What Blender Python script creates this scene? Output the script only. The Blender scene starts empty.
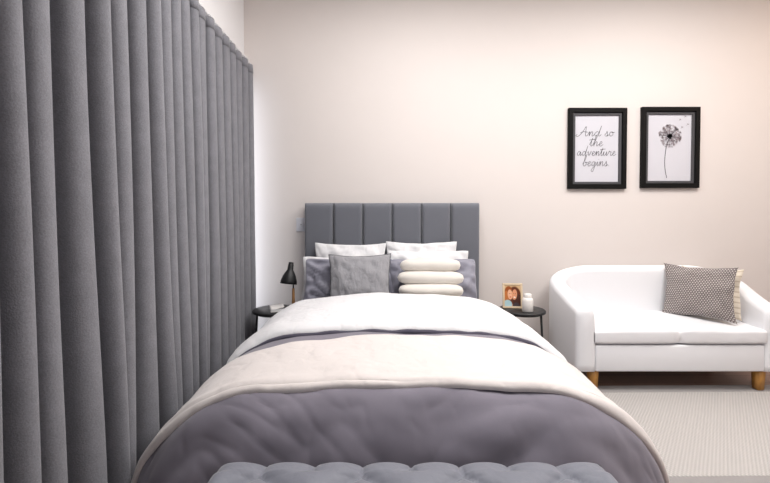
import bpy, bmesh, math, random
from mathutils import Vector, Matrix, noise
C = bpy.context.scene.collection
PI = math.pi
random.seed(4)

# ------------------------------------------------------------------ materials
def lin(c):
    return tuple(((x/255)/12.92 if x/255 <= .04045 else ((x/255+.055)/1.055)**2.4) for x in c)

class NT:
    def __init__(s, name):
        s.m = bpy.data.materials.new(name); s.m.use_nodes = True
        s.t = s.m.node_tree; s.n = s.t.nodes; s.l = s.t.links
        s.b = s.n['Principled BSDF']
    def node(s, typ, **kw):
        n = s.n.new(typ)
        for k, v in kw.items(): setattr(n, k, v)
        return n
    def set(s, sock, v):
        if isinstance(v, bpy.types.NodeSocket): s.l.new(v, sock)
        else: sock.default_value = v
    def math(s, op, a, b=0.0, clamp=False):
        n = s.node('ShaderNodeMath', operation=op, use_clamp=clamp)
        s.set(n.inputs[0], a); s.set(n.inputs[1], b); return n.outputs[0]
    def smooth(s, v, a, b, o0=0.0, o1=1.0):
        n = s.node('ShaderNodeMapRange', interpolation_type='SMOOTHSTEP')
        s.set(n.inputs['Value'], v)
        n.inputs['From Min'].default_value = a; n.inputs['From Max'].default_value = b
        n.inputs['To Min'].default_value = o0; n.inputs['To Max'].default_value = o1
        return n.outputs['Result']
    def mix(s, f, a, b):
        n = s.node('ShaderNodeMix', data_type='RGBA')
        s.set(n.inputs[0], f)
        for i, v in ((6, a), (7, b)):
            s.set(n.inputs[i], v if isinstance(v, bpy.types.NodeSocket) else (*v[:3], 1))
        return n.outputs[2]
    def coord(s, kind='Object', scale=(1, 1, 1), rot=(0, 0, 0)):
        t = s.node('ShaderNodeTexCoord'); m = s.node('ShaderNodeMapping')
        m.inputs['Scale'].default_value = scale; m.inputs['Rotation'].default_value = rot
        s.l.new(t.outputs[kind], m.inputs[0]); return m.outputs[0]
    def noise(s, vec, scale, detail=4, rough=.55):
        n = s.node('ShaderNodeTexNoise'); s.l.new(vec, n.inputs['Vector'])
        n.inputs['Scale'].default_value = scale; n.inputs['Detail'].default_value = detail
        n.inputs['Roughness'].default_value = rough; return n.outputs['Fac']
    def bump(s, h, strength, dist=.01):
        n = s.node('ShaderNodeBump'); s.set(n.inputs['Height'], h)
        n.inputs['Strength'].default_value = strength; n.inputs['Distance'].default_value = dist
        if s.b.inputs['Normal'].is_linked:
            s.l.new(s.b.inputs['Normal'].links[0].from_socket, n.inputs['Normal'])
        s.l.new(n.outputs[0], s.b.inputs['Normal'])
    def fin(s, col, rough=.7, sheen=0, metal=0, spec=.5):
        s.set(s.b.inputs['Base Color'], col if isinstance(col, bpy.types.NodeSocket) else (*col[:3], 1))
        s.b.inputs['Roughness'].default_value = rough
        s.b.inputs['Sheen Weight'].default_value = sheen
        s.b.inputs['Metallic'].default_value = metal
        s.b.inputs['Specular IOR Level'].default_value = spec
        return s.m

def plain(name, rgb, rough=.6, var=.06, nscale=30, bump=.05, **kw):
    t = NT(name); c = lin(rgb); v = t.coord()
    f = t.noise(v, nscale)
    col = t.mix(f, [x*(1-var) for x in c], [min(1, x*(1+var)) for x in c])
    if bump: t.bump(f, bump, .004)
    return t.fin(col, rough, **kw)

def fabric(name, rgb, rough=.85, sheen=.3, weave=700, bump=.25, crease=.0, cscale=9, var=.1, spec=.2):
    t = NT(name); c = lin(rgb); v = t.coord()
    fine = t.noise(v, weave, 2)
    big = t.noise(v, 14, 3)
    f = t.math('ADD', t.math('MULTIPLY', fine, .65), t.math('MULTIPLY', big, .35))
    col = t.mix(f, [x*(1-var*2) for x in c], [min(1, x*(1+var*2)) for x in c])
    t.bump(fine, bump, .002)
    if crease:
        w = t.coord('Object', (1, 1, .55), (.3, .2, .5))
        r = t.noise(w, cscale, 3)
        r2 = t.math('ABSOLUTE', t.math('SUBTRACT', r, .5))
        t.bump(t.smooth(r2, 0, .10), crease, .012)
    return t.fin(col, rough, sheen, spec=spec)

M = {}
M['wall'] = plain('wall_paint', (223, 215, 211), .75, .012, 6, .02)
M['wallw'] = plain('white_wall_paint', (238, 237, 238), .75, .01, 6, .02)
M['ceil'] = plain('ceiling_paint', (240, 238, 235), .8, .01, 6, .02)
# brown wood boards
t = NT('floor_boards'); v = t.coord('Object')
br = t.node('ShaderNodeTexBrick'); t.l.new(v, br.inputs['Vector'])
br.inputs['Scale'].default_value = 1; br.inputs['Brick Width'].default_value = 1.2; br.inputs['Row Height'].default_value = .14
br.inputs['Mortar Size'].default_value = .002
br.inputs['Color1'].default_value = (*lin((132, 106, 94)), 1); br.inputs['Color2'].default_value = (*lin((146, 118, 104)), 1)
br.inputs['Mortar'].default_value = (*lin((60, 44, 38)), 1)
g = t.noise(t.coord('Object', (2, 30, 1)), 3, 5)
col = t.mix(t.math('MULTIPLY', g, .5), br.outputs['Color'], lin((92, 66, 54)))
t.bump(g, .1, .002); M['floor'] = t.fin(col, .45)
M['curtain'] = fabric('curtain_weave', (127, 127, 133), .9, .2, 190, .5, var=.24)
M['hook'] = plain('white_plastic', (232, 231, 232), .4, .01, 20, 0)
M['chrome'] = plain('bright_metal', (190, 190, 195), .25, .02, 20, 0, metal=1)
M['headboard'] = fabric('headboard_velvet', (106, 108, 116), .7, .4, 600, .15, var=.05)
M['velvet'] = fabric('bench_velvet', (121, 123, 133), .45, .25, 600, .12, var=.04, crease=.06, cscale=12)
M['duvet'] = fabric('grey_cotton', (124, 119, 130), .8, .25, 900, .1, crease=.14, cscale=3.2, var=.03)
M['greysatin'] = fabric('grey_sateen', (138, 137, 150), .5, .3, 900, .08, crease=.15, cscale=6, var=.03, spec=.4)
M['white'] = fabric('white_cotton', (229, 228, 230), .85, .15, 900, .08, crease=.2, cscale=6, var=.012)
M['throw'] = fabric('cream_throw', (220, 212, 209), .92, .4, 380, .35, crease=.18, cscale=5, var=.03)
M['puff'] = fabric('cream_plush', (226, 220, 212), .95, .5, 300, .3, var=.02)
M['linen'] = fabric('grey_linen', (150, 149, 153), .9, .2, 380, .5, crease=.3, cscale=9, var=.12)
M['base'] = fabric('bed_base_fabric', (92, 93, 99), .9, .2, 500, .2)
M['mattress'] = fabric('mattress_ticking', (235, 234, 234), .9, .1, 500, .2, var=.02)
M['leather'] = None
t = NT('white_leatherette'); v = t.coord()
f1 = t.noise(v, 260, 3); f2 = t.noise(v, 7, 3)
t.bump(f1, .06, .002); t.bump(f2, .12, .012)
M['leather'] = t.fin(lin((236, 236, 239)), .42, spec=.45)
M['black'] = plain('black_lacquer', (30, 30, 32), .4, .1, 40, .02)
M['blackmetal'] = plain('black_powder_coat', (26, 26, 28), .5, .1, 60, .03)
def wood(name, a, b, sc=(30, 30, 3)):
    t = NT(name); g = t.noise(t.coord('Object', sc), 2.2, 6)
    t.bump(g, .08, .002); return t.fin(t.mix(g, lin(a), lin(b)), .45)
M['oak'] = wood('honey_oak', (150, 96, 34), (206, 152, 78))
M['lampwood'] = wood('lamp_oak', (178, 118, 66), (222, 172, 116))
M['birch'] = wood('pale_birch', (206, 182, 150), (236, 216, 186))
M['shadein'] = plain('grey_enamel', (150, 150, 150), .5, .02, 20, 0)
M['ceramic'] = plain('white_ceramic', (238, 234, 230), .35, .02, 20, 0)
M['paper'] = plain('art_paper', (206, 205, 212), .7, .02, 8, .02)
M['bookpaper'] = plain('book_paper', (236, 235, 235), .8, .03, 60, .02)
M['frame'] = plain('black_frame', (16, 15, 15), .6, .1, 60, .03, spec=.15)
M['slip'] = plain('dark_grey_slip', (74, 73, 76), .7, .05, 60, .02)
M['ink'] = plain('ink', (52, 50, 55), .8, .05, 60, 0)
M['inkgrey'] = plain('soft_ink', (128, 120, 126), .8, .05, 60, 0)
M['inkpink'] = plain('mauve_ink', (166, 148, 152), .8, .05, 60, 0)
M['switch'] = plain('switch_plastic', (226, 226, 232), .4, .01, 20, 0)
M['hem'] = fabric('dark_grey_cotton', (78, 75, 88), .85, .2, 900, .1, var=.03)
M['piping'] = plain('dark_grey_piping', (70, 70, 76), .8, .05, 80, .1)

# rug: rows of little slanted stitches
t = NT('rug_weave')
sep = t.node('ShaderNodeSeparateXYZ'); t.l.new(t.coord('Object'), sep.inputs[0])
x, y = sep.outputs[0], sep.outputs[1]
yr = t.math('DIVIDE', y, .0145)
row = t.math('ABSOLUTE', t.math('SINE', t.math('MULTIPLY', yr, PI)))
st = t.math('SINE', t.math('ADD', t.math('MULTIPLY', x, 2*PI/.021), t.math('MULTIPLY', t.math('FLOOR', yr), PI*.8)))
w = t.math('MULTIPLY', row, st)
n1 = t.noise(t.coord('Object'), 5, 4); n2 = t.noise(t.coord('Object'), 220, 2)
base = t.mix(t.smooth(w, -.7, .5), lin((172, 168, 165)), lin((199, 195, 192)))
col = t.mix(t.math('MULTIPLY', n2, .35), base, lin((164, 159, 156)))
t.bump(w, .5, .004); t.bump(n2, .3, .003)
M['rug'] = t.fin(col, .95, .2, spec=.1)
M['rugborder'] = fabric('rug_border', (150, 146, 145), .95, .1, 260, .5, var=.1)
M['rugend'] = M['rugborder']

# patterned cushion: staggered small pale triangles on taupe
t = NT('triangle_print'); tc = t.node('ShaderNodeTexCoord')
sep = t.node('ShaderNodeSeparateXYZ'); t.l.new(tc.outputs['UV'], sep.inputs[0])
N = 27
v = t.math('MULTIPLY', sep.outputs[1], N*1.05)
row = t.math('FLOOR', v)
u = t.math('ADD', t.math('MULTIPLY', sep.outputs[0], N), t.math('MULTIPLY', t.math('MODULO', row, 2), .5))
fu = t.math('ABSOLUTE', t.math('SUBTRACT', t.math('FRACT', u), .5))
fv = t.math('FRACT', v)
d = t.math('SUBTRACT', t.math('MULTIPLY', t.math('SUBTRACT', .92, fv), .5), fu)
mask = t.math('MULTIPLY', t.smooth(d, 0.0, .08), t.smooth(fv, .1, .22))
n2 = t.noise(t.coord('Object'), 300, 2)
col = t.mix(mask, lin((112, 103, 102)), lin((204, 197, 193)))
t.bump(n2, .3, .002)
M['print'] = t.fin(col, .9, .2, spec=.2)
# striped cream cushion
t = NT('cream_stripe'); tc = t.node('ShaderNodeTexCoord')
sep = t.node('ShaderNodeSeparateXYZ'); t.l.new(tc.outputs['UV'], sep.inputs[0])
s_ = t.math('SINE', t.math('MULTIPLY', sep.outputs[1], 60))
col = t.mix(t.smooth(s_, .5, .8), lin((222, 211, 196)), lin((196, 181, 162)))
M['stripe'] = t.fin(col, .9, .2, spec=.2)

# snapshot: two women cheek to cheek
t = NT('snapshot'); tc = t.node('ShaderNodeTexCoord')
sep = t.node('ShaderNodeSeparateXYZ'); t.l.new(tc.outputs['UV'], sep.inputs[0])
U, V = sep.outputs[0], sep.outputs[1]
def ell(cx, cy, rx, ry, ang=0, soft=.18):
    du = t.math('SUBTRACT', U, cx); dv = t.math('SUBTRACT', V, cy)
    c, s = math.cos(ang), math.sin(ang)
    a = t.math('DIVIDE', t.math('ADD', t.math('MULTIPLY', du, c), t.math('MULTIPLY', dv, s)), rx)
    b = t.math('DIVIDE', t.math('SUBTRACT', t.math('MULTIPLY', dv, c), t.math('MULTIPLY', du, s)), ry)
    r = t.math('SQRT', t.math('ADD', t.math('MULTIPLY', a, a), t.math('MULTIPLY', b, b)))
    return t.smooth(r, 1+soft/2, 1-soft/2) if False else t.math('SUBTRACT', 1, t.smooth(r, 1-soft/2, 1+soft/2))
col = t.mix(V, lin((196, 150, 110)), lin((222, 186, 140)))
for e, c in (((.62, .50, .40, .44, .1), (104, 50, 28)), ((.80, .25, .28, .34), (74, 40, 30)),
             ((.24, .62, .26, .34, -.1), (158, 82, 36)), ((.10, .40, .16, .34), (196, 118, 60)),
             ((.18, .08, .28, .22), (176, 208, 214)), ((.72, .02, .22, .16), (70, 62, 66)),
             ((.34, .56, .15, .24, .12), (238, 182, 146)), ((.62, .56, .16, .25, -.12), (226, 156, 118)),
             ((.30, .60, .02, .015), (80, 44, 30)), ((.40, .61, .02, .015), (80, 44, 30)),
             ((.57, .62, .02, .015), (76, 40, 28)), ((.68, .60, .02, .015), (76, 40, 28)),
             ((.36, .44, .06, .028, .1), (214, 96, 84)), ((.62, .43, .065, .035, -.1), (250, 236, 226))):
    col = t.mix(ell(*e), col, lin(c))
M['snapshot'] = t.fin(col, .3)
# window glass
t = NT('pane_glass')
tr = t.node('ShaderNodeBsdfTransparent'); gl = t.node('ShaderNodeBsdfGlossy'); gl.inputs['Roughness'].default_value = .02
mx = t.node('ShaderNodeMixShader'); mx.inputs[0].default_value = .06
t.l.new(tr.outputs[0], mx.inputs[1]); t.l.new(gl.outputs[0], mx.inputs[2])
t.l.new(mx.outputs[0], t.n['Material Output'].inputs[0]); M['glass'] = t.m

# ------------------------------------------------------------------ helpers
def link(name, me, mat, parent=None, smooth=True):
    if mat and not me.materials: me.materials.append(mat)
    if smooth:
        for p in me.polygons: p.use_smooth = True
    o = bpy.data.objects.new(name, me); C.objects.link(o)
    if parent: o.parent = parent
    return o

def mesh(name, verts, faces, mat, parent=None, smooth=True, uvs=None):
    me = bpy.data.meshes.new(name); me.from_pydata([tuple(v) for v in verts], [], faces); me.update()
    if uvs:
        l = me.uv_layers.new(name='UVMap')
        for lp in me.loops: l.data[lp.index].uv = uvs[lp.vertex_index]
    return link(name, me, mat, parent, smooth)

def fixn(o):
    bm = bmesh.new(); bm.from_mesh(o.data); bmesh.ops.recalc_face_normals(bm, faces=bm.faces); bm.to_mesh(o.data); bm.free()
    return o

def grid(name, nu, nv, fn, mat, parent=None, close_u=False):
    vs, uv, fs = [], [], []
    for j in range(nv+1):
        for i in range(nu if close_u else nu+1):
            vs.append(fn(i/nu, j/nv)); uv.append((i/nu, j/nv))
    w = nu if close_u else nu+1
    for j in range(nv):
        for i in range(nu):
            a = j*w+i; b = j*w+(i+1) % w
            fs.append((a, b, b+w, a+w))
    return mesh(name, vs, fs, mat, parent, True, uv)

def solid(o, th, offset=-1):
    m = o.modifiers.new('thickness', 'SOLIDIFY'); m.thickness = th; m.offset = offset; return o
def subsurf(o, n=1):
    m = o.modifiers.new('smooth', 'SUBSURF'); m.levels = n; m.render_levels = n; return o

def box(name, lo, hi, mat, parent=None, bevel=0, seg=3, smooth=None):
    bm = bmesh.new(); bmesh.ops.create_cube(bm, size=1)
    for v in bm.verts:
        v.co = Vector([(lo[k]+hi[k])/2 + v.co[k]*(hi[k]-lo[k]) for k in range(3)])
    if bevel: bmesh.ops.bevel(bm, geom=bm.edges[:], offset=bevel, segments=seg, profile=.5, affect='EDGES')
    me = bpy.data.meshes.new(name); bm.to_mesh(me); bm.free()
    return link(name, me, mat, parent, bool(bevel) if smooth is None else smooth)

def lathe(name, prof, mat, parent=None, n=40, center=(0, 0, 0), cap=True):
    vs, fs = [], []
    for r, z in prof:
        for i in range(n):
            a = 2*PI*i/n; vs.append((center[0]+r*math.cos(a), center[1]+r*math.sin(a), center[2]+z))
    for j in range(len(prof)-1):
        for i in range(n):
            fs.append((j*n+i, j*n+(i+1) % n, (j+1)*n+(i+1) % n, (j+1)*n+i))
    if cap:
        fs.append(tuple(range(n))[::-1]); fs.append(tuple((len(prof)-1)*n+i for i in range(n)))
    o = mesh(name, vs, fs, mat, parent)
    return fixn(o)

def tube(name, pts, radii, mat, parent=None, n=12):
    pts = [Vector(p) for p in pts]
    if not isinstance(radii, (list, tuple)): radii = [radii]*len(pts)
    vs, fs = [], []
    for k, p in enumerate(pts):
        d = (pts[min(k+1, len(pts)-1)]-pts[max(k-1, 0)]).normalized()
        a = d.orthogonal().normalized() if abs(d.z) > .9 else d.cross(Vector((0, 0, 1))).normalized()
        if abs(d.z) > .9: a = (Vector((1, 0, 0)) - d*d.x).normalized()
        b = d.cross(a)
        for i in range(n):
            t = 2*PI*i/n; vs.append(p + (a*math.cos(t)+b*math.sin(t))*radii[k])
    for k in range(len(pts)-1):
        for i in range(n):
            fs.append((k*n+i, k*n+(i+1) % n, (k+1)*n+(i+1) % n, (k+1)*n+i))
    fs.append(tuple(range(n))[::-1]); fs.append(tuple((len(pts)-1)*n+i for i in range(n)))
    return fixn(mesh(name, vs, fs, mat, parent))

def crom(pts, sub=6):
    out = []
    P = [Vector(p) for p in pts]
    for i in range(len(P)-1):
        p0 = P[max(i-1, 0)]; p1 = P[i]; p2 = P[i+1]; p3 = P[min(i+2, len(P)-1)]
        for k in range(sub):
            t = k/sub
            out.append(.5*((2*p1)+(p2-p0)*t+(2*p0-5*p1+4*p2-p3)*t*t+(3*p1-p0-3*p2+p3)*t**3))
    out.append(P[-1]); return out

def interp(tab, x):
    if x <= tab[0][0]: return tab[0][1]
    for (a, b), (c, d) in zip(tab, tab[1:]):
        if x <= c:
            t = (x-a)/(c-a); t = t*t*(3-2*t) if False else t
            return b+(d-b)*t
    return tab[-1][1]

def sm(x, a=0., b=1.):
    t = max(0, min(1, (x-a)/(b-a))); return t*t*(3-2*t)
def nz(x, y, z=0.): return noise.noise(Vector((x, y, z)))

def tag(o, label, cat, group=None):
    o['label'] = label; o['category'] = cat
    if group: o['group'] = group
    return o
def thing(name, label, cat, loc=(0, 0, 0), rot=(0, 0, 0), group=None):
    o = bpy.data.objects.new(name, None); C.objects.link(o); o.empty_display_size = .1
    o.location = loc; o.rotation_euler = rot
    return tag(o, label, cat, group)
def struct(o): o['kind'] = 'structure'; return o

# ------------------------------------------------------------------ room shell
WY, WL, WR, CZ = 3.5, -1.222, 4.3, 3.35
FY = -1.2
struct(box('floor', (WL-.2, FY, -.1), (WR+.12, WY+.12, 0), M['floor']))
struct(box('wall_back', (WL-.2, WY, 0), (WR+.12, WY+.12, CZ), M['wall']))
struct(box('wall_right', (WR, FY, 0), (WR+.12, WY, CZ), M['wall']))
struct(box('ceiling', (WL-.2, FY, CZ), (WR+.12, WY+.12, CZ+.1), M['ceil']))
# left wall with a window opening behind the curtains
wy0, wy1, wz0, wz1 = 1.1, 3.42, .05, 2.4
def wall_with_hole():
    bm = bmesh.new()
    x0, x1 = WL-.2, WL
    for (a, b, c, d) in ((FY, wy0, 0, CZ), (wy1, WY, 0, CZ), (wy0, wy1, 0, wz0), (wy0, wy1, wz1, CZ)):
        r = bmesh.ops.create_cube(bm, size=1)
        for v in r['verts']:
            v.co = Vector(((x0+x1)/2+v.co.x*(x1-x0), (a+b)/2+v.co.y*(b-a), (c+d)/2+v.co.z*(d-c)))
    me = bpy.data.meshes.new('wall_left'); bm.to_mesh(me); bm.free()
    return link('wall_left', me, M['wallw'], None, False)
struct(wall_with_hole())
wf = bpy.data.objects.new('window_1', None); C.objects.link(wf); wf.location = (WL-.12, wy0, wz0); struct(wf)
W_, H_ = wy1-wy0, wz1-wz0
for nm, lo, hi in (('frame_bar', (-.03, 0, 0), (.03, W_, .05)), ('frame_bar', (-.03, 0, H_-.05), (.03, W_, H_)),
                   ('frame_bar', (-.03, 0, .05), (.03, .05, H_-.05)), ('frame_bar', (-.03, W_-.02, .05), (.03, W_, H_-.05)),
                   ('frame_bar', (-.03, W_/2-.025, .05), (.03, W_/2+.025, H_-.05))):
    box(nm, lo, hi, M['hook'], wf, .004)
box('pane', (-.004, .05, .05), (.004, W_-.02, H_-.05), M['glass'], wf)

# ------------------------------------------------------------------ curtains
PER = .1245
def curtain(name, label, y0, y1, seed, CX, A0, flare, B1=1, top=2.565, lead=0):
    nf = round((y1-y0)/PER); n = nf*28; rows = 44
    root = thing(name, label, 'curtain', (CX, (y0+y1)/2, 0.012), group=None)
    yc = (y0+y1)/2
    rnd = random.Random(seed); jit = [rnd.uniform(-1, 1) for _ in range(nf+3)]
    def fn(u, v):
        ph = u*nf; k = int(min(ph, nf-1e-6)); fr = ph-k
        z = (1-v)*(top-.012)
        zz = 1-v
        amp = A0*(1+.20*(jit[k]*(1-fr)+jit[k+1]*fr)) * (.88+.2*(1-zz))
        drift = .055*nz(u*nf*.55, zz*.9, seed)*(1-zz)*1.6
        th = 2*PI*ph + .5*nz(u*nf*.6, zz*1.1, seed+7)*(1-zz)*1.5
        if B1 == 1 and A0 > .05: amp *= 1-.42*sm(u, .5, 1)
        cth = math.cos(th)
        x = amp*math.copysign(abs(cth)**.72, cth) - (.02*sm(u, .5, 1) if A0 > .05 else 0) + .010*nz(u*6, zz*2.2, seed+3)*(1-zz)
        x = x + .012*math.cos(2*th)*.3
        y = y0+(y1-y0)*u - yc + B1*(.0115*math.sin(2*th) + .010*math.sin(th)) + drift + .020*(jit[k+1]*(1-fr)+jit[k+2]*fr)*(1 if 0 < k < nf-1 else 0)*sm(fr if k == 1 else 1)*sm(1-fr if k == nf-2 else 1)
        # gathered leading edge swings a little
        x += flare*(1-zz)**1.3
        y += lead*(1-zz)**1.5*.05*(u if lead > 0 else (1-u))
        # pinched heading at the very top
        if zz > .97: x *= 1-.12*(zz-.97)/.03
        return (x, y, z)
    o = grid('panel', n, rows, fn, M['curtain'], root)
    solid(o, .003, 0)
    # heading tape: slightly raised band along the top
    def fh(u, v):
        x, y, z = fn(u, v*.028); return (x+.0035, y, z+.002)
    h = grid('heading_tape', n, 2, fh, M['curtain'], root); solid(h, .003, 0)
    for k in range(nf+1):
        x, y, z = fn(min(k/nf, 1), 0)
        pts = crom([(x-.01, y, z-.03), (x-.012, y, z+.012), (x-.025, y, z+.03), (x-.035, y, z+.022)], 4)
        tube('hook', pts, .0035, M['hook'], root, 6)
    return root
Y_SPLIT = 2.40
curtain('curtain', 'long grey curtain filling the left edge, the nearer of the two panels', Y_SPLIT-PER*14, Y_SPLIT-.01, 3, -1.134, .090, .035)
curtain('curtain', 'grey curtain panel hanging beside the left bedside table, next to back wall', Y_SPLIT-.035, 3.405, 11, -1.158, .042, .012)
tr = thing('curtain_track', 'white curtain track along the left wall above the grey curtains', 'curtain track', (WL, 2.0, 2.61))
box('rail', (.035, -1.6, 0), (.06, 1.46, .022), M['hook'], tr, .003)
for k in range(5): box('bracket', (0, -1.4+k*.66, .004), (.04, -1.37+k*.66, .018), M['hook'], tr, .002)

# ------------------------------------------------------------------ bed
XC = .06
bed = thing('bed', 'upholstered bed with tall grey channelled headboard against the back wall', 'bed', (XC, 3.4, 0))
hb = box('headboard', (-.742, .0, .02), (.742, .09, 1.404), M['headboard'], bed, .008)
hw = 1.484/6
for k in range(6):
    x0 = -.742+k*hw
    def fn(u, v, x0=x0):
        # padded vertical channel: pillow-like front with rolled edges
        a = math.sin(PI/2*(u*2-1)); b = math.sin(PI/2*(v*2-1))
        e = (1-abs(a)**26)**.5 if abs(a) < 1 else 0
        g_ = (1-abs(b)**40)**.5 if abs(b) < 1 else 0
        return (x0+hw*(.5+a*.482), -.052*min(e, 1)*g_+.004, .25+1.155*(.5+b*.5))
    fixn(grid('channel', 20, 48, fn, M['headboard'], hb))
box('base', (-.74, -1.88, .10), (.74, 0, .33), M['base'], bed, .02)
box('mattress', (-.72, -1.83, .335), (.72, -.055, .60), M['mattress'], bed, .09, 6)
for sx in (-.66, .66):
    for sy in (-1.78, -.12):
        lathe('leg', [(.025, 0), (.03, .1)], M['blackmetal'], bed, 16, (sx, sy, 0))

# --- bedding surface: a rounded, overhanging form
A_IN, YF0 = .50, 1.56
PROF = [(0, 0), (.15, .020), (.25, .060), (.33, .115), (.40, .19), (.45, .28), (.485, .39), (.50, .50)]
_L = [0]
for (a, b), (c, d) in zip(PROF, PROF[1:]): _L.append(_L[-1]+math.hypot(c-a, d-b))
LT = _L[-1]
TO = list(zip(_L, [p[0] for p in PROF])); TD = list(zip(_L, [p[1] for p in PROF]))
def smi(tab, x): return (interp(tab, x-.03)+2*interp(tab, x)+interp(tab, x+.03))/4 if x > .03 else interp(tab, x)
ZT = [(1.3, .58), (1.56, .60), (1.75, .625), (1.95, .645), (2.2, .665), (2.5, .685), (2.8, .685)]
def zt(y): return (interp(ZT, y-.06)+interp(ZT, y)+interp(ZT, y+.06))/3
FS = .42
def surf(u, y, off=0.0):
    """u: signed distance across (m); y: row position; off: lift along the normal"""
    def base(u, y):
        p = max(abs(u)-A_IN, 0); q = max(YF0-y, 0)
        s = 1 if u >= 0 else -1
        d = math.hypot(p, q); ca, sa = (p/d, q/d) if d > 1e-6 else (1, 0)
        o = smi(TO, d); dr = smi(TD, d)
        if d > LT: dr += d-LT
        xi = min(abs(u), A_IN)
        hd = sm(y, 1.75, 2.6)
        crown = .012*(1-(xi/A_IN)**2)
        cr2 = hd*.036*(min(abs(u)/.75, 1.15))**2.2
        wide = 1.0+.055*sm(1.9-y, 0, .5)*sm(d, .2, .7)-.06*sm(y, 1.6, 2.1)*sm(d, 0, .3)
        return Vector((XC+s*(xi+o*ca*wide), max(y, YF0)-FS*o*sa, zt(max(y, YF0))-dr+crown-.012-cr2))
    P = base(u, y)
    if off:
        e = .01
        n = (base(u+e, y)-base(u-e, y)).cross(base(u, y+e)-base(u, y-e)).normalized()
        P = P+n*off
    return P

def cover_w(u, y):
    w = .011*nz(u*4.0, y*4.5, 1)+.004*nz(u*9+y*5, y*9-u*4, 4)
    p = max(abs(u)-.55, 0)
    return w+sm(p, 0, .2)*.012*nz(y*7+p*3, p*2, 15)
def duvet_fn(U, V):
    u = (U*2-1)*(A_IN+LT+.02); y = 2.80-V*(2.80-YF0+LT+.05)
    w = cover_w(u, y)
    q = max(YF0+.05-y, 0)
    if q: # pulled folds running down the foot end
        w += sm(q, 0, .2)*(.010*nz(u*5+q*5, q*2.2, 9)-.020*max(0, .22-abs(nz(u*4.5+q*4.5, q*1.6-u, 12)))*sm(nz(u*2, q*2, 19), -.2, .3)*2-.012*max(0, .2-abs(nz(u*8-q*7, q*2.5, 22)))*sm(nz(u*3, q, 29), -.1, .4)*2)
    return surf(u, y, w)
DUV = thing('duvet', 'puffy grey duvet spread over the bed, its white underside turned back near the pillows', 'duvet', (0, 0, 0))
dv = grid('cover', 150, 130, duvet_fn, M['duvet'], DUV); solid(dv, .03)

def edge_r(d, r): # rounded edge 0..1
    t = max(0, min(1, d/r)); return math.sqrt(max(0, 1-(1-t)**2))
def turn_fn(U, V):
    um = A_IN+.42
    u = (U*2-1)*um
    yf = 2.06-.06*sm(abs(u), .45, .9)+.012*nz(u*5, 3)+ (.03*sm(-u, .4, .9))
    yb = 2.80
    y = yb+(yf-yb)*V
    dlat = um-abs(u); df = (y-yf); db = yb-y
    lift = .016+.038*edge_r(df, .05)*edge_r(dlat, .06)*edge_r(db+.01, .08)
    lift += .012*nz(u*3.2, y*3.5, 21)*edge_r(df, .2)+.006*nz(u*8+y*3, y*8, 25)
    lift = max(lift, .012)
    return surf(u, y, lift+.010*edge_r(df, .3))
tn = grid('turned_back_top', 110, 70, turn_fn, M['white'], DUV); solid(tn, .008)
tn['label'] = 'white turned-back top'
hem = []
for i in range(81):
    q = turn_fn(i/80, 1.0); hem.append(q+Vector((0, -.004, .010+.004*nz(i*.3, 2))))
tube('hem', hem, [.014*(1+.3*nz(i*.25, 7)) for i in range(81)], M['hem'], DUV, 10)['label'] = 'dark grey rolled hem'

def throw_fn(U, V):
    um = A_IN+LT-.04
    u = (U*2-1)*um
    yb = 1.975-.012*nz(u*4, 8)-.11*sm(-u, .15, .7)-.06*sm(u, .3, .8)
    yf = 1.492+.010*nz(u*5, 31)-.02*sm(abs(u), .3, 1.0)
    y = yb+(yf-yb)*V
    df = y-yf; db = yb-y
    lift = .020+.014*min(edge_r(df, .02), edge_r(db, .02))
    lift += .006*nz(u*4, y*5, 33)+.004*math.sin(y*70+u*2+3*nz(u*2, y*4, 3))*sm(.18-df, 0, .15)*sm(df, 0, .03)
    lift += sm(abs(u), .6, .9)*.010*nz(y*11, u*3, 41)
    base_w = cover_w(u, y)+.003
    return surf(u, y, lift+base_w)
th = grid('throw_blanket', 150, 54, throw_fn, M['throw']); solid(th, .014)
tag(th, 'cream throw blanket laid across the middle of the grey duvet', 'blanket')

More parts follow.
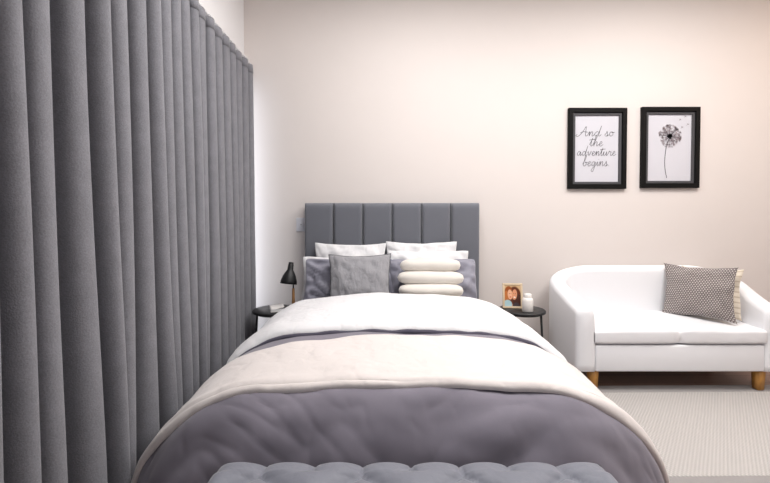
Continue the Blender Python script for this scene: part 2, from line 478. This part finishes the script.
# --- pillows
def pillow(name, W, H, T, mat, parent=None, seed=0, ear=.06, wr=.008, n=36, m=30, power=.55, flange=0, sag=0, corner=.055):
    vs, uv, fs = [], [], []
    def pt(a, b, side):
        pin = 1-ear*(1-b*b)*abs(a)**2; pin2 = 1-ear*1.2*(1-a*a)*abs(b)**2
        x = W/2*a*pin; z = H/2*b*pin2
        th_ = (max(0, 1-a*a)*max(0, 1-b*b))**power
        w = wr*nz(a*2.2+seed, b*2.2, side*3+seed)+wr*.7*nz(a*5+b*3+seed, b*4-a*2, side+seed*2)
        y = side*(T/2*th_) + side*w*min(1, th_*2.2)
        y += .012*nz(a*1.5, b*1.5, seed+5)
        cr = 1-corner*(a*b)**8
        x *= cr; z *= cr
        z += .007*nz(a*2.5+seed*3, 5.5)*abs(b)**3; x += .006*nz(b*2.5, seed*2+1.5)*abs(a)**3
        y += wr*1.1*(max(0, .25-abs(nz(a*3+b*2.2+seed, b*1.3-a*1.1, seed*3.7)))*4-.4)*min(1, th_*1.5)*side
        return (x, y, z+H/2)
    for side in (-1, 1):
        o = len(vs)
        for j in range(m+1):
            for i in range(n+1):
                a = -math.cos(PI*i/n)*.5+.5; a = a*2-1; b = (-math.cos(PI*j/m))
                vs.append(pt(a, b, side)); uv.append(((a+1)/2, (b+1)/2))
        for j in range(m):
            for i in range(n):
                q = (o+j*(n+1)+i, o+j*(n+1)+i+1, o+(j+1)*(n+1)+i+1, o+(j+1)*(n+1)+i)
                fs.append(q if side < 0 else q[::-1])
    me = bpy.data.meshes.new(name); me.from_pydata(vs, [], fs); me.update()
    l = me.uv_layers.new(name='UVMap')
    for lp in me.loops: l.data[lp.index].uv = uv[lp.vertex_index]
    bm = bmesh.new(); bm.from_mesh(me); bmesh.ops.remove_doubles(bm, verts=bm.verts, dist=.0004); bm.to_mesh(me); bm.free()
    o = link(name, me, mat, parent)
    # seam loop for a piping part
    loop = []
    for i in range(60):
        s = i/60*4; k = int(s); f = s-k
        a, b = [(-1+2*f, -1), (1, -1+2*f), (1-2*f, 1), (-1, 1-2*f)][k]
        loop.append(pt(a, b, -1))
    return o, loop
def cushion(name, label, cat, loc, W, H, T, mat, lean, yaw=0, roll=0, piping=None, group=None, **kw):
    if piping:
        r = thing(name, label, cat, loc, group=group)
        o, loop = pillow('cover', W, H, T, mat, r, **kw)
        tube('piping', loop+[loop[0]], .004, M[piping], r, 6)
    else:
        r, loop = pillow(name, W, H, T, mat, None, **kw); r.location = loc; tag(r, label, cat, group)
    r.rotation_euler = Matrix.Rotation(yaw, 4, 'Z').__matmul__(Matrix.Rotation(lean, 4, 'X')).__matmul__(Matrix.Rotation(roll, 4, 'Y')).to_euler()
    return r
ZP = .602
L10 = -math.radians(10)
cushion('pillow', 'white pillow standing at the back left, against the grey headboard', 'pillow', (-.285, 3.265, ZP), .60, .475, .13, M['white'], L10*.6, seed=1, ear=.08, wr=.018, corner=.02)
cushion('pillow', 'white pillow standing at the back right, against the grey headboard', 'pillow', (.30, 3.265, ZP), .60, .49, .13, M['white'], L10*.6, seed=2, ear=.08, wr=.018, corner=.02)
cushion('pillow', 'white pillow almost hidden behind the smooth grey pillow on the left', 'pillow', (-.305, 3.13, ZP), .72, .375, .13, M['white'], L10*1.2, seed=3, ear=.05, wr=.018, corner=.02)
cushion('pillow', 'white pillow directly behind the ribbed cream cushion on the right', 'pillow', (.345, 3.13, ZP), .66, .425, .13, M['white'], L10*1.2, seed=4, ear=.05, wr=.018, corner=.02)
cushion('pillow', 'smooth grey pillow peeking out left of the linen cushion', 'pillow', (-.275, 3.00, ZP), .70, .375, .13, M['greysatin'], L10*1.6, seed=6, ear=.05, wr=.034)
cushion('pillow', 'smooth grey pillow peeking out right of the ribbed cream cushion', 'pillow', (.365, 3.00, ZP), .69, .375, .13, M['greysatin'], L10*1.6, seed=8, ear=.05, wr=.034)
cushion('cushion', 'square grey linen cushion with dark piping, front left on the bed', 'cushion', (-.18, 2.86, ZP), .46, .42, .14, M['linen'], L10*1.7, roll=math.radians(-1.5), piping='piping', seed=9, ear=.08, wr=.013, corner=-.01)
# ribbed cushion: four stacked plush rolls
rb = thing('ribbed_cushion', 'cream plush cushion with fat horizontal rolls, front right on the bed', 'cushion', (.335, 2.865, ZP), (L10*1.6, 0, 0))
for k in range(4):
    zc = .055+k*.093
    wk = [.46, .475, .49, .45][k]
    def fn(u, v, zc=zc, wk=wk, k=k):
        a = v*2-1; th_ = 2*PI*u
        e = (1-abs(a)**3.2)**.42 if abs(a) < 1 else 0
        r = 1+.04*nz(a*3+k*5, math.cos(th_)*1.2, k)
        return (wk/2*a+.006*nz(k, a), math.cos(th_)*.082*e*r, zc+.057*e*r*math.sin(th_)+.008*nz(a*1.4, k*3.1))
    fixn(grid('roll', 28, 40, fn, M['puff'], rb, close_u=True))

# ------------------------------------------------------------------ tufted bench at the foot
BX0, BX1, BY0, BY1, BZ = -.532, .698, .80, 1.27, .502
bench = thing('tufted_bench', 'grey velvet button-tufted bench at the foot of the bed', 'bench', ((BX0+BX1)/2, (BY0+BY1)/2, 0))
bw, bd = BX1-BX0, BY1-BY0
PX = bw/8; ROW = .098
def tuft_h(x, y):
    """x,y from the corner of the top; relative puff height 0..1"""
    r0, r1 = .075, bd-.075
    sx = abs(math.sin(PI*x/PX))
    if y < r0 or y > r1: p = sx**.35
    else:
        a = x/PX; b = (y-r0)/((r1-r0)/3)
        s1 = abs(math.sin(PI*(a+b)/2)); s2 = abs(math.sin(PI*(a-b)/2))
        p = min(s1, s2)**.5*1.12
        # blend to straight pleats near the border rows
    return p
def bench_fn(U, V):
    # arc over the top: V 0..1 runs back rim -> front rim, with rolled borders
    R = .045
    def axis(t, L):
        # t in [-1,1] -> (position, drop, edge)
        s = abs(t); k = L/2
        arc = PI/2*R; total = (k-R)+arc+.08
        d = s*total
        if d < k-R: p, dr = d, 0
        elif d < k-R+arc:
            a = (d-(k-R))/R; p, dr = k-R+R*math.sin(a), R*(1-math.cos(a))
        else: p, dr = k, R+(d-(k-R)-arc)
        return math.copysign(p, t), dr
    px, dx = axis(U*2-1, bw); py, dy = axis(V*2-1, bd)
    x, y = px+bw/2, py+bd/2
    drop = max(dx, dy) if min(dx, dy) > R else min(.125, math.hypot(dx, dy))
    p = tuft_h(min(max(x, .001), bw-.001), y)
    fade = 1-.75*sm(drop, .02, .09)
    z = BZ-drop-(1-p)*(.032-.020*sm(drop, .0, .03))*fade
    o = (p-.4)*.012*sm(drop, .005, .04)*fade
    if dy > R*.5: py += math.copysign(o, py)
    return (px, py, z)
NU = 8*20
bt = grid('tufted_top', NU, 84, bench_fn, M['velvet'], bench)
box('base', (-bw/2+.008, -bd/2+.008, .09), (bw/2-.008, bd/2-.008, BZ-.10), M['velvet'], bench, .012)
for sx in (-1, 1):
    for sy in (-1, 1):
        lathe('leg', [(.018, 0), (.028, .09)], M['blackmetal'], bench, 16, (sx*(bw/2-.07), sy*(bd/2-.07), 0))
btn = [(0, 0), (.004, .0045), (.009, .003), (.0115, -.001), (.0115, -.004)]
proto = None
for j in range(4):
    y = -bd/2+.075+j*(bd-.15)/3
    for k in range(0, 9):
        if j % 2 == 1 and k in (0, 8): continue
        # rows alternate between pleat lines
        x = -bw/2+k*PX
        if (k+j) % 2 == 1 and j in (1, 2): continue
        if k in (0, 8): continue
        if proto is None:
            proto = lathe('button', [(.0115, -.004), (.0115, -.001), (.009, .003), (.004, .0045)], M['velvet'], bench, 16)
            b = proto
        else:
            b = proto.copy(); C.objects.link(b); b.parent = bench
        b.location = (x, y, BZ-.031)
b = proto.copy(); C.objects.link(b); b.parent = bench; b.location = (bw/2-.03, bd/2-.03, BZ-.016)
b.data = b.data.copy(); b.data.materials[0] = M['blackmetal']; b['label'] = 'dark button'

# ------------------------------------------------------------------ side tables
def copy_tree(o, parent=None):
    c = o.copy(); C.objects.link(c)
    if parent: c.parent = parent
    for ch in o.children: copy_tree(ch, c)
    return c
TZ = .545
st = thing('side_table', 'round black side table left of the bed, under the black lamp', 'side table', (-.878, 3.20, 0), group='bedside tables')
R_ = .18
lathe('table_top', [(.0, TZ-.022), (R_-.01, TZ-.022), (R_, TZ-.018), (R_, TZ-.004), (R_-.004, TZ), (0, TZ)], M['black'], st, 56, cap=False)
for a in (-28, 92, 208):
    a = math.radians(a); c, s = math.cos(a), math.sin(a)
    tube('leg', [(c*R_*.80, s*R_*.80, TZ-.02), (c*R_*.96, s*R_*.96, 0)], [.009, .007], M['blackmetal'], st, 12)
lathe('ring', [(R_*.70, TZ-.032), (R_*.84, TZ-.032), (R_*.84, TZ-.022), (R_*.70, TZ-.022), (R_*.70, TZ-.032)], M['blackmetal'], st, 40, cap=False)
st2 = copy_tree(st); st2.location = (1.10, 3.20, 0)
st2['label'] = 'round black side table between the bed and the white sofa'

# desk lamp
lp = thing('desk_lamp', 'small black lamp with cone shade and wooden stem on the left table', 'lamp', (-.738, 3.21, TZ))
lathe('base', [(.0, 0), (.040, 0), (.043, .004), (.041, .012), (.012, .016), (0, .016)], M['blackmetal'], lp, 32, cap=False)
tube('stem', [(0, 0, .014), (0, 0, .165)], [.0135, .010], M['lampwood'], lp, 16)
tube('joint', [(0, 0, .16), (0, -.004, .20), (-.012, -.012, .235), (-.03, -.02, .275)], .0055, M['blackmetal'], lp, 10)
sh = lathe('shade', [(.066, 0), (.064, .022), (.052, .062), (.034, .096), (.024, .112), (.022, .150), (.019, .160), (0, .162)], M['blackmetal'], lp, 40, cap=False)
solid(sh, .002, -1)
shi = lathe('shade_lining', [(.0635, .001), (.0615, .022), (.05, .060), (.032, .094), (0, .10)], M['shadein'], sh, 40, cap=False)
lathe('cap', [(.020, .158), (.020, .170), (.016, .174), (0, .175)], M['blackmetal'], sh, 24, cap=False)
lathe('bulb', [(0, .025), (.018, .032), (.025, .05), (.02, .07), (.012, .09)], M['ceramic'], sh, 20, cap=False)
sh.location = (-.034, -.02, .205); sh.rotation_euler = (math.radians(-7), math.radians(6), 0)

# booklet on the left table
bk = thing('booklet', 'white booklet lying on the left side table beside the lamp', 'book', (-.862, 3.17, TZ+.001), (0, 0, math.radians(20)))
box('cover', (-.052, -.085, 0), (.052, .085, .003), M['ceramic'], bk, .001)
box('pages', (-.050, -.083, .003), (.050, .083, .020), M['bookpaper'], bk, .002)
def pg(u, v): return (-.05+.102*u, -.084+.168*v, .0205+.016*u**2+.003*math.sin(v*3))
solid(grid('cover', 12, 6, pg, M['ceramic'], bk), .0015, 1)

# photo frame and jar on the right table
pf = thing('photo_frame', 'small pale wood photo frame with a picture of two women', 'photo frame', (1.035, 3.225, TZ+.001), (math.radians(-7), 0, math.radians(-6)))
fw, fh, b_ = .158, .200, .016
for nm, lo, hi in (('rail', (-fw/2, -.006, 0), (fw/2, .010, b_)), ('rail', (-fw/2, -.006, fh-b_), (fw/2, .010, fh)),
                   ('rail', (-fw/2, -.006, b_), (-fw/2+b_, .010, fh-b_)), ('rail', (fw/2-b_, -.006, b_), (fw/2, .010, fh-b_))):
    box(nm, lo, hi, M['birch'], pf, .0015)
grid('photo', 1, 1, lambda u, v: (-fw/2+b_+(fw-2*b_)*u, -.002, b_+(fh-2*b_)*v), M['snapshot'], pf)
box('back_board', (-fw/2+.006, .0105, .006), (fw/2-.006, .014, fh-.006), M['birch'], pf)
tube('strut', [(0, .013, .12), (0, .058, .004)], .005, M['birch'], pf, 8)
jr = thing('jar', 'small white ceramic jar in front of the photo frame', 'jar', (1.115, 3.115, TZ+.001))
lathe('body', [(0, 0), (.039, 0), (.042, .004), (.042, .088), (.038, .102), (.028, .110)], M['ceramic'], jr, 36, cap=False)
lathe('lid', [(.028, .108), (.029, .112), (.029, .134), (.026, .138), (0, .139)], M['ceramic'], jr, 30, cap=False)

# switch plate
sw = thing('light_switch', 'white light switch on the back wall left of the headboard', 'light switch', (-.732, WY, 1.22))
box('plate', (-.042, -.009, -.060), (.042, 0, .060), M['switch'], sw, .003)
rk = box('rocker', (-.014, -.014, -.022), (.014, -.008, .022), M['switch'], sw, .002)
box('slot', (-.004, -.0152, -.003), (.004, -.0138, .003), M['slip'], rk)

# ------------------------------------------------------------------ framed prints
def frame_base(name, label, loc):
    r = thing(name, label, 'picture', loc, group=None)
    w, h = .503, .698
    f1, f2 = .040, .022
    def ring(nm, w, h, b, y0, y1, m, bev):
        # one mitred moulding, one mesh
        vs, fs = [], []
        for (ww, hh, y) in ((w, h, 0), (w, h, y0+bev), (w-2*bev, h-2*bev, y0), (w-2*b+2*bev, h-2*b+2*bev, y0), (w-2*b, h-2*b, y1), (w-2*b, h-2*b, 0)):
            for sx, sz in ((-1, -1), (1, -1), (1, 1), (-1, 1)): vs.append((sx*ww/2, y, sz*hh/2))
        for k in range(5):
            for i in range(4): fs.append((k*4+i, k*4+(i+1) % 4, k*4+4+(i+1) % 4, k*4+4+i))
        for i in range(4): fs.append((20+i, 20+(i+1) % 4, (i+1) % 4, i))
        return fixn(mesh(nm, vs, fs, m, r, False))
    ring('frame', w, h, f1, -.032, -.024, M['frame'], .004)
    ring('inner_slip', w-2*f1, h-2*f1, f2, -.018, -.010, M['slip'], .002)
    pw, ph = w-2*f1-2*f2, h-2*f1-2*f2
    p = grid('print', 1, 1, lambda u, v: (pw*(u-.5)*1.02, -.006, ph*(v-.5)*1.02), M['paper'], r)
    return r, p, pw, ph
def ribbon(verts, faces, pts, w, y):
    """flat ink stroke through 2D pts in the print plane"""
    P = [Vector((p[0], p[1])) for p in pts]
    base = len(verts)
    for k, p in enumerate(P):
        d = (P[min(k+1, len(P)-1)]-P[max(k-1, 0)])
        d = d.normalized() if d.length > 1e-9 else Vector((1, 0))
        n = Vector((-d.y, d.x))*(w/2)
        verts.append((p.x+n.x, y, p.y+n.y)); verts.append((p.x-n.x, y, p.y-n.y))
    for k in range(len(P)-1):
        a = base+2*k; faces.append((a, a+1, a+3, a+2))
S_ = .495/258  # metres per reading unit
# letters as pen strokes; units: x-height 1, each (strokes, advance)
LET = {
 'A': ([[(-.5,.35),(-.8,.1),(-.3,-.05),(.5,.8),(1.15,2.05),(1.2,1.0),(1.25,.1),(1.5,.05),(1.75,.35)],[(.1,.75),(.7,.95),(1.6,.85)]], 1.75),
 'n': ([[(0,.35),(.2,.85),(.32,.9),(.25,0),(.45,.6),(.75,.95),(.9,.75),(.85,.15),(1.0,.02),(1.3,.35)]], 1.25),
 'd': ([[(.95,.8),(.55,.95),(.15,.5),(.3,.05),(.7,.2),(1.0,.8),(1.35,2.2),(1.1,1.0),(1.0,.1),(1.2,.02),(1.5,.35)]], 1.45),
 's': ([[(0,.2),(.35,.7),(.45,1.05),(.5,.75),(.65,.35),(.5,.0),(.2,.05),(.6,.02),(.95,.35)]], .9),
 'o': ([[(.6,.95),(.25,.8),(.15,.3),(.4,0),(.8,.25),(.8,.75),(.55,.95),(.7,.75),(1.15,.85)]], 1.1),
 't': ([[(0,.3),(.45,1.2),(.6,1.75),(.4,.9),(.35,.15),(.55,.02),(.85,.35)],[(-.1,1.3),(.5,1.38),(1.3,1.5)]], .8),
 'h': ([[(0,.35),(.45,1.2),(.7,2.1),(.5,2.25),(.35,1.4),(.2,0),(.4,.6),(.7,.95),(.88,.75),(.82,.15),(1.0,.02),(1.25,.35)]], 1.2),
 'e': ([[(0,.3),(.5,.5),(.75,.8),(.5,.97),(.25,.6),(.3,.1),(.6,0),(1.05,.35)]], 1.0),
 'a': ([[(.9,.75),(.5,.95),(.15,.5),(.3,.05),(.65,.2),(.95,.85),(.9,.2),(1.05,.02),(1.35,.35)]], 1.3),
 'v': ([[(0,.6),(.25,.9),(.35,.4),(.5,.02),(.85,.6),(.95,.95),(1.0,.8),(1.25,.8)]], 1.15),
 'u': ([[(0,.35),(.25,.92),(.2,.25),(.4,.0),(.75,.35),(.95,.92),(.9,.2),(1.05,.02),(1.35,.35)]], 1.3),
 'r': ([[(0,.35),(.25,.8),(.3,1.05),(.42,.85),(.8,.85),(.75,.4),(.8,.05),(1.0,.02),(1.2,.3)]], 1.1),
 'b': ([[(0,.35),(.45,1.2),(.7,2.0),(.5,2.2),(.35,1.4),(.25,.2),(.55,0),(.9,.4),(.75,.85),(.6,.75),(1.2,.8)]], 1.1),
 'g': ([[(.9,.75),(.5,.95),(.15,.5),(.3,.08),(.65,.2),(.95,.85),(.85,-.3),(.55,-1.2),(.2,-1.05),(.4,-.5),(1.3,.35)]], 1.25),
 'i': ([[(0,.35),(.25,.92),(.2,.2),(.38,.02),(.65,.35)],[(.36,1.35),(.42,1.45)]], .6),
 '.': ([[(.2,.02),(.3,.1)]], .4), ' ': ([], .75)}
fx, fz = 1.840, 1.880
r, p, pw, ph = frame_base('framed_print', 'black framed print with handwritten words And so the adventure begins', (fx, WY, fz))
V_, F_ = [], []
for txt, x0, x1, yb, xh in (('And so', 128, 284, 195, 21), ('the', 172, 234, 240, 21), ('adventure', 116, 292, 283, 20), ('begins.', 142, 264, 330, 21)):
    tot = sum(LET[c][1] for c in txt); kx = (x1-x0)/tot
    px = x0
    for c in txt:
        st_, adv = LET[c]
        for s in st_:
            pts = [((px+q[0]*kx+q[1]*2.5-206)*S_, (252-(yb-q[1]*xh))*S_) for q in s]
            pts = [(q.x, q.y) for q in crom([(a, b, 0) for a, b in pts], 6)]
            ribbon(V_, F_, pts, .0036, -.0075)
        px += adv*kx
mesh('lettering', V_, F_, M['ink'], p, False)['label'] = 'black handwritten lettering'
r2, p2, pw, ph = frame_base('framed_print', 'black framed drawing of a dandelion shedding seeds', (2.473, WY, fz+.008))
cx, cz = (532-530)*S_*1.0, (248-195)*S_
V_, F_ = [], []
ribbon(V_, F_, [(q.x, q.y) for q in crom([(cx, cz-.01, 0), ((517-530)*S_, (248-240)*S_, 0), ((510-530)*S_, (248-300)*S_, 0), ((512-530)*S_, (248-345)*S_, 0), ((520-530)*S_, (248-384)*S_, 0)], 8)], .0050, -.0072)
mesh('flower_stem', V_, F_, M['ink'], p2, False)
V_, F_ = [], []; V2, F2 = [], []; V3, F3 = [], []
rnd = random.Random(5)
for i in range(150):
    a = rnd.uniform(0, 2*PI); R0 = .092*math.sqrt(rnd.uniform(.10, 1)); x, z = cx+R0*math.cos(a), cz+R0*math.sin(a)
    ribbon(V2, F2, [(cx+R0*.1*math.cos(a), cz+R0*.1*math.sin(a)), (x, z)], .0011, -.0070)
    tgt = (V2, F2) if rnd.random() < .5 else (V3, F3)
    for da in (-.9, -.45, 0, .45, .9):
        l = .014; ribbon(*tgt, [(x, z), (x+l*math.cos(a+da), z+l*math.sin(a+da))], .0014, -.0074)
for i in range(30):
    a = 2*PI*i/30; l = .016+.016*rnd.random()
    ribbon(V_, F_, [(cx, cz), (cx+l*math.cos(a), cz+l*math.sin(a))], .005, -.0078)
mesh('seed_core', V_, F_, M['ink'], p2, False)
mesh('seed_head', V2, F2, M['inkgrey'], p2, False)
mesh('seed_tufts', V3, F3, M['inkpink'], p2, False)
for (u, v) in ((612, 143), (600, 108), (586, 156), (577, 122)):
    V_, F_ = [], []
    x, z = (u-530)*S_, (248-v)*S_
    ribbon(V_, F_, [(x-.012, z-.008), (x, z)], .002, -.0072)
    for da in (-.8, 0, .8, 1.6): ribbon(V_, F_, [(x, z), (x+.011*math.cos(.6+da), z+.011*math.sin(.6+da))], .0022, -.0074)
    mesh('drifting_seed', V_, F_, M['inkgrey'], p2, False)

# ------------------------------------------------------------------ sofa
SX, SW, SD, SYF = 2.14, 1.513, .58, 2.87
sofa = thing('sofa', 'white leatherette tub loveseat on short oak legs below the framed prints', 'sofa', (SX, SYF+SD/2, 0))
AT = .146   # wall thickness of arm and back
def shell(N=120):
    hx, hy = SW/2-AT/2, SD/2-AT/2
    rc = .16
    # centreline path of the U
    path = []
    L1 = (2*hy-rc)+AT/2
    K = 26
    for i in range(K): path.append((Vector((-hx, -SD/2+L1*i/K)), Vector((0, 1))))
    for i in range(17):
        a = PI-PI/2*i/16; path.append((Vector((-hx+rc+rc*math.cos(a), hy-rc+rc*math.sin(a))), Vector((math.sin(a), -math.cos(a)))))
    for i in range(1, 30):
        path.append((Vector((-hx+rc+(2*hx-2*rc)*i/30, hy)), Vector((1, 0))))
    for i in range(17):
        a = PI/2-PI/2*i/16; path.append((Vector((hx-rc+rc*math.cos(a), hy-rc+rc*math.sin(a))), Vector((math.sin(a), -math.cos(a)))))
    for i in range(1, K+1): path.append((Vector((hx, hy-rc-L1*i/K)), Vector((0, -1))))
    s = [0]
    for (a, _), (b, _) in zip(path, path[1:]): s.append(s[-1]+(b-a).length)
    tot = s[-1]
    prof = []                                  # across, height frac
    vs, fs = [], []
    nprof = 0
    for k, (p, d) in enumerate(path):
        n = Vector((d.y, -d.x))               # pointing to the inside of the U... sign fixed below
        e = min(s[k], tot-s[k])
        ztop = .605+(.876-.605)*sm(e, -.12, .74) if e < .74 else .876
        zb = .157
        rt = .055
        cap = e                                 # round the arm fronts
        rr = .03
        ins = 0
        if cap < rr: ins = rr-math.sqrt(max(0, rr*rr-(rr-cap)**2))
        w = AT/2-ins
        p = Vector((p.x*(1+.075*sm(p.y, -SD/2, SD/2)), p.y))
        top = ztop-ins; bot = zb+ins*.3
        ring = []
        ring.append((-w, bot))
        for q in range(1, 9): ring.append((-w, bot+(top-rt-bot)*q/8))
        for q in range(1, 7):
            a = PI-PI/2*q/6; ring.append((-w+rt+rt*math.cos(a) if w > rt else w*math.cos(a), top-rt+rt*math.sin(a)))
        for q in range(1, 7):
            a = PI/2-PI/2*q/6; ring.append((w-rt+rt*math.cos(a) if w > rt else w*math.cos(a), top-rt+rt*math.sin(a)))
        for q in range(1, 9): ring.append((w, top-rt-(top-rt-bot)*q/8))
        nprof = len(ring)
        for (o, z) in ring:
            # inner face of the back leans outward a touch
            lean = -.02*sm(z, .4, .8) if o > 0 else 0
            vs.append((p.x+n.x*(o+lean), p.y+n.y*(o+lean), z))
    m = len(path)
    for k in range(m-1):
        for i in range(nprof):
            a = k*nprof+i; b = k*nprof+(i+1) % nprof
            fs.append((a, b, b+nprof, a+nprof))
    fs.append(tuple(range(nprof))); fs.append(tuple((m-1)*nprof+i for i in range(nprof))[::-1])
    o = mesh('back_and_arms', vs, fs, M['leather'], sofa)
    fixn(o)
    return o
shell()
ix = SW/2-AT
box('front_rail', (-ix-.002, -SD/2+.006, .160), (ix+.002, SD/2-.13, .352), M['leather'], sofa, .012)
def seat(x0, x1, nm, seam):
    cx_, w = (x0+x1)/2, x1-x0; y0, y1 = -SD/2-.006, SD/2-AT+.025
    z0, z1 = .356, .468
    def fn(u, v):
        # closed tube front-under-top-back, swept in x
        a = v*2-1; a = .55*a+.45*a**3 if True else a
        th_ = 2*PI*u
        c, s = math.cos(th_), math.sin(th_)
        ex = lambda q, e: math.copysign(abs(q)**e, q)
        e = (1-abs(a)**24)**.5 if abs(a) < 1 else 0
        x = cx_+w/2*a
        # rounded-box section
        yy = ex(c, .32); zz = ex(s, .32)
        y = (y0+y1)/2+(y1-y0)/2*yy*(1-.03*(1-e))
        z = (z0+z1)/2+(z1-z0)/2*zz*(.92+.08*e)
        if zz > 0:
            z += .020*(1-a*a)*(1-yy*yy*.7)+.004*nz(x*5, y*6, 3)
            z += .035*sm(yy, -.5, 1)
        # pinch at the middle seam near the front
        dseam = abs(x-seam); pin = math.exp(-(dseam/.05)**2)
        if yy < -.3: y += .016*pin*sm(-yy, .3, .9)
        seamw = math.exp(-(dseam/.012)**2)
        if zz > 0: z -= .004*seamw*sm(-yy, .2, .9)+.010*pin*sm(-yy, .6, .97)
        elif yy < -.5: y += .006*seamw
        y += .003*nz(x*14, z*20, 5) if yy < -.9 else 0
        return (x, y, z)
    return fixn(grid(nm, 64, 150, fn, M['leather'], sofa, close_u=True))
seat(-ix-.012, ix+.012, 'seat_cushion', 0)
for sx in (-1, 1):
    for sy in (-1, 1):
        # block legs with rounded corners, slightly tapered
        x = sx*.611; y = sy*(SD/2-.055)
        bm = bmesh.new(); bmesh.ops.create_cube(bm, size=1)
        for v in bm.verts:
            k = .032 if v.co.z > 0 else .026
            v.co = Vector((x+v.co.x*2*k, y+v.co.y*2*k, .0125 if v.co.z < 0 else .162))
        bmesh.ops.bevel(bm, geom=bm.edges[:], offset=.006, segments=3, affect='EDGES')
        me = bpy.data.meshes.new('leg'); bm.to_mesh(me); bm.free()
        lg = link('leg', me, M['oak'], sofa)
        if sy > 0:
            for v in lg.data.vertices:
                if v.co.z < .03: v.co.z -= .0125
# sofa cushions
cushion('cushion', 'taupe cushion with small white triangle print, on the white sofa', 'cushion', (2.425, 3.09, .497), .455, .415, .12, M['print'], L10*1.5, yaw=math.radians(-42), seed=12, ear=.08, wr=.010, corner=-.03)
cushion('cushion', 'cream striped cushion tucked behind the triangle print cushion', 'cushion', (2.553, 3.13, .500), .38, .385, .09, M['stripe'], L10*1.3, yaw=math.radians(-42), seed=14, ear=.08, wr=.010, corner=-.02)

# ------------------------------------------------------------------ rug
rug = thing('rug', 'pale woven rug with grey end borders on the floor before the sofa', 'rug', (1.95, 2.435, .0), (0, 0, math.radians(.8)))
rw, rd = 2.5, 1.12
box('woven_field', (-rw/2, -rd/2+.055, .0005), (rw/2, rd/2-.12, .012), M['rug'], rug, .003)
box('border', (-rw/2, -rd/2, .0005), (rw/2, -rd/2+.055, .0115), M['rugend'], rug, .003)
box('border', (-rw/2, rd/2-.12, .0005), (rw/2, rd/2, .0115), M['rugend'], rug, .003)  # rear border; its extra depth paints in shade from the sofa front

for o in C.objects:
    if o.parent is None and 'category' in o and 'group' not in o:
        g_ = {'pillow': 'bed pillows', 'cushion': 'cushions on the sofa' if o.location.x > 1 else None,
              'curtain': 'grey curtains', 'picture': 'framed prints on the wall'}.get(o['category'])
        if g_: o['group'] = g_
# ------------------------------------------------------------------ light
def area(name, loc, rot, sx, sy, power, col, spread=180):
    l = bpy.data.lights.new(name, 'AREA'); l.shape = 'RECTANGLE'; l.size = sx; l.size_y = sy
    l.energy = power; l.color = col; l.spread = math.radians(spread)
    o = bpy.data.objects.new(name, l); C.objects.link(o); o.location = loc; o.rotation_euler = rot
    return o
area('ceiling_panel_light', (.3, 1.95, CZ-.03), (0, 0, 0), 1.2, .9, 50, (1, .985, .97))
area('ceiling_panel_light', (2.2, 2.0, CZ-.03), (0, 0, 0), 1.2, .9, 50, (1, .98, .955))
area('ceiling_panel_light', (2.0, .6, CZ-.03), (0, 0, 0), 1.0, .8, 34, (1, .985, .97))  # added front fill, placed to light the fronts of the curtain folds
area('ceiling_panel_light', (3.7, 2.4, CZ-.03), (0, 0, 0), 0.5, .5, 9, (1, .74, .54))
area('window_daylight', (WL-.35, (wy0+wy1)/2, 1.25), (0, math.radians(-90), 0), 2.3, 2.2, 85, (.80, .88, 1))
w = bpy.data.worlds.new('World'); bpy.context.scene.world = w; w.use_nodes = True
bg = w.node_tree.nodes['Background']; bg.inputs[0].default_value = (.94, .96, 1, 1); bg.inputs[1].default_value = .25

# ------------------------------------------------------------------ camera
cam = bpy.data.cameras.new('camera'); cam.sensor_width = 36; cam.lens = 400/770*36
co = bpy.data.objects.new('camera', cam); C.objects.link(co)
co.location = (0, 0, 1.26); co.rotation_euler = (math.radians(90-1.2), 0, 0)
cam.shift_y = -.017
cam.clip_start = .05
S = bpy.context.scene; S.camera = co
S.view_settings.view_transform = 'Standard'; S.view_settings.look = 'None'
S.view_settings.gamma = 1; S.view_settings.use_curve_mapping = False
S.view_settings.exposure = 0.09
S.cycles.max_bounces = 8; S.cycles.diffuse_bounces = 5; S.cycles.use_denoising = True
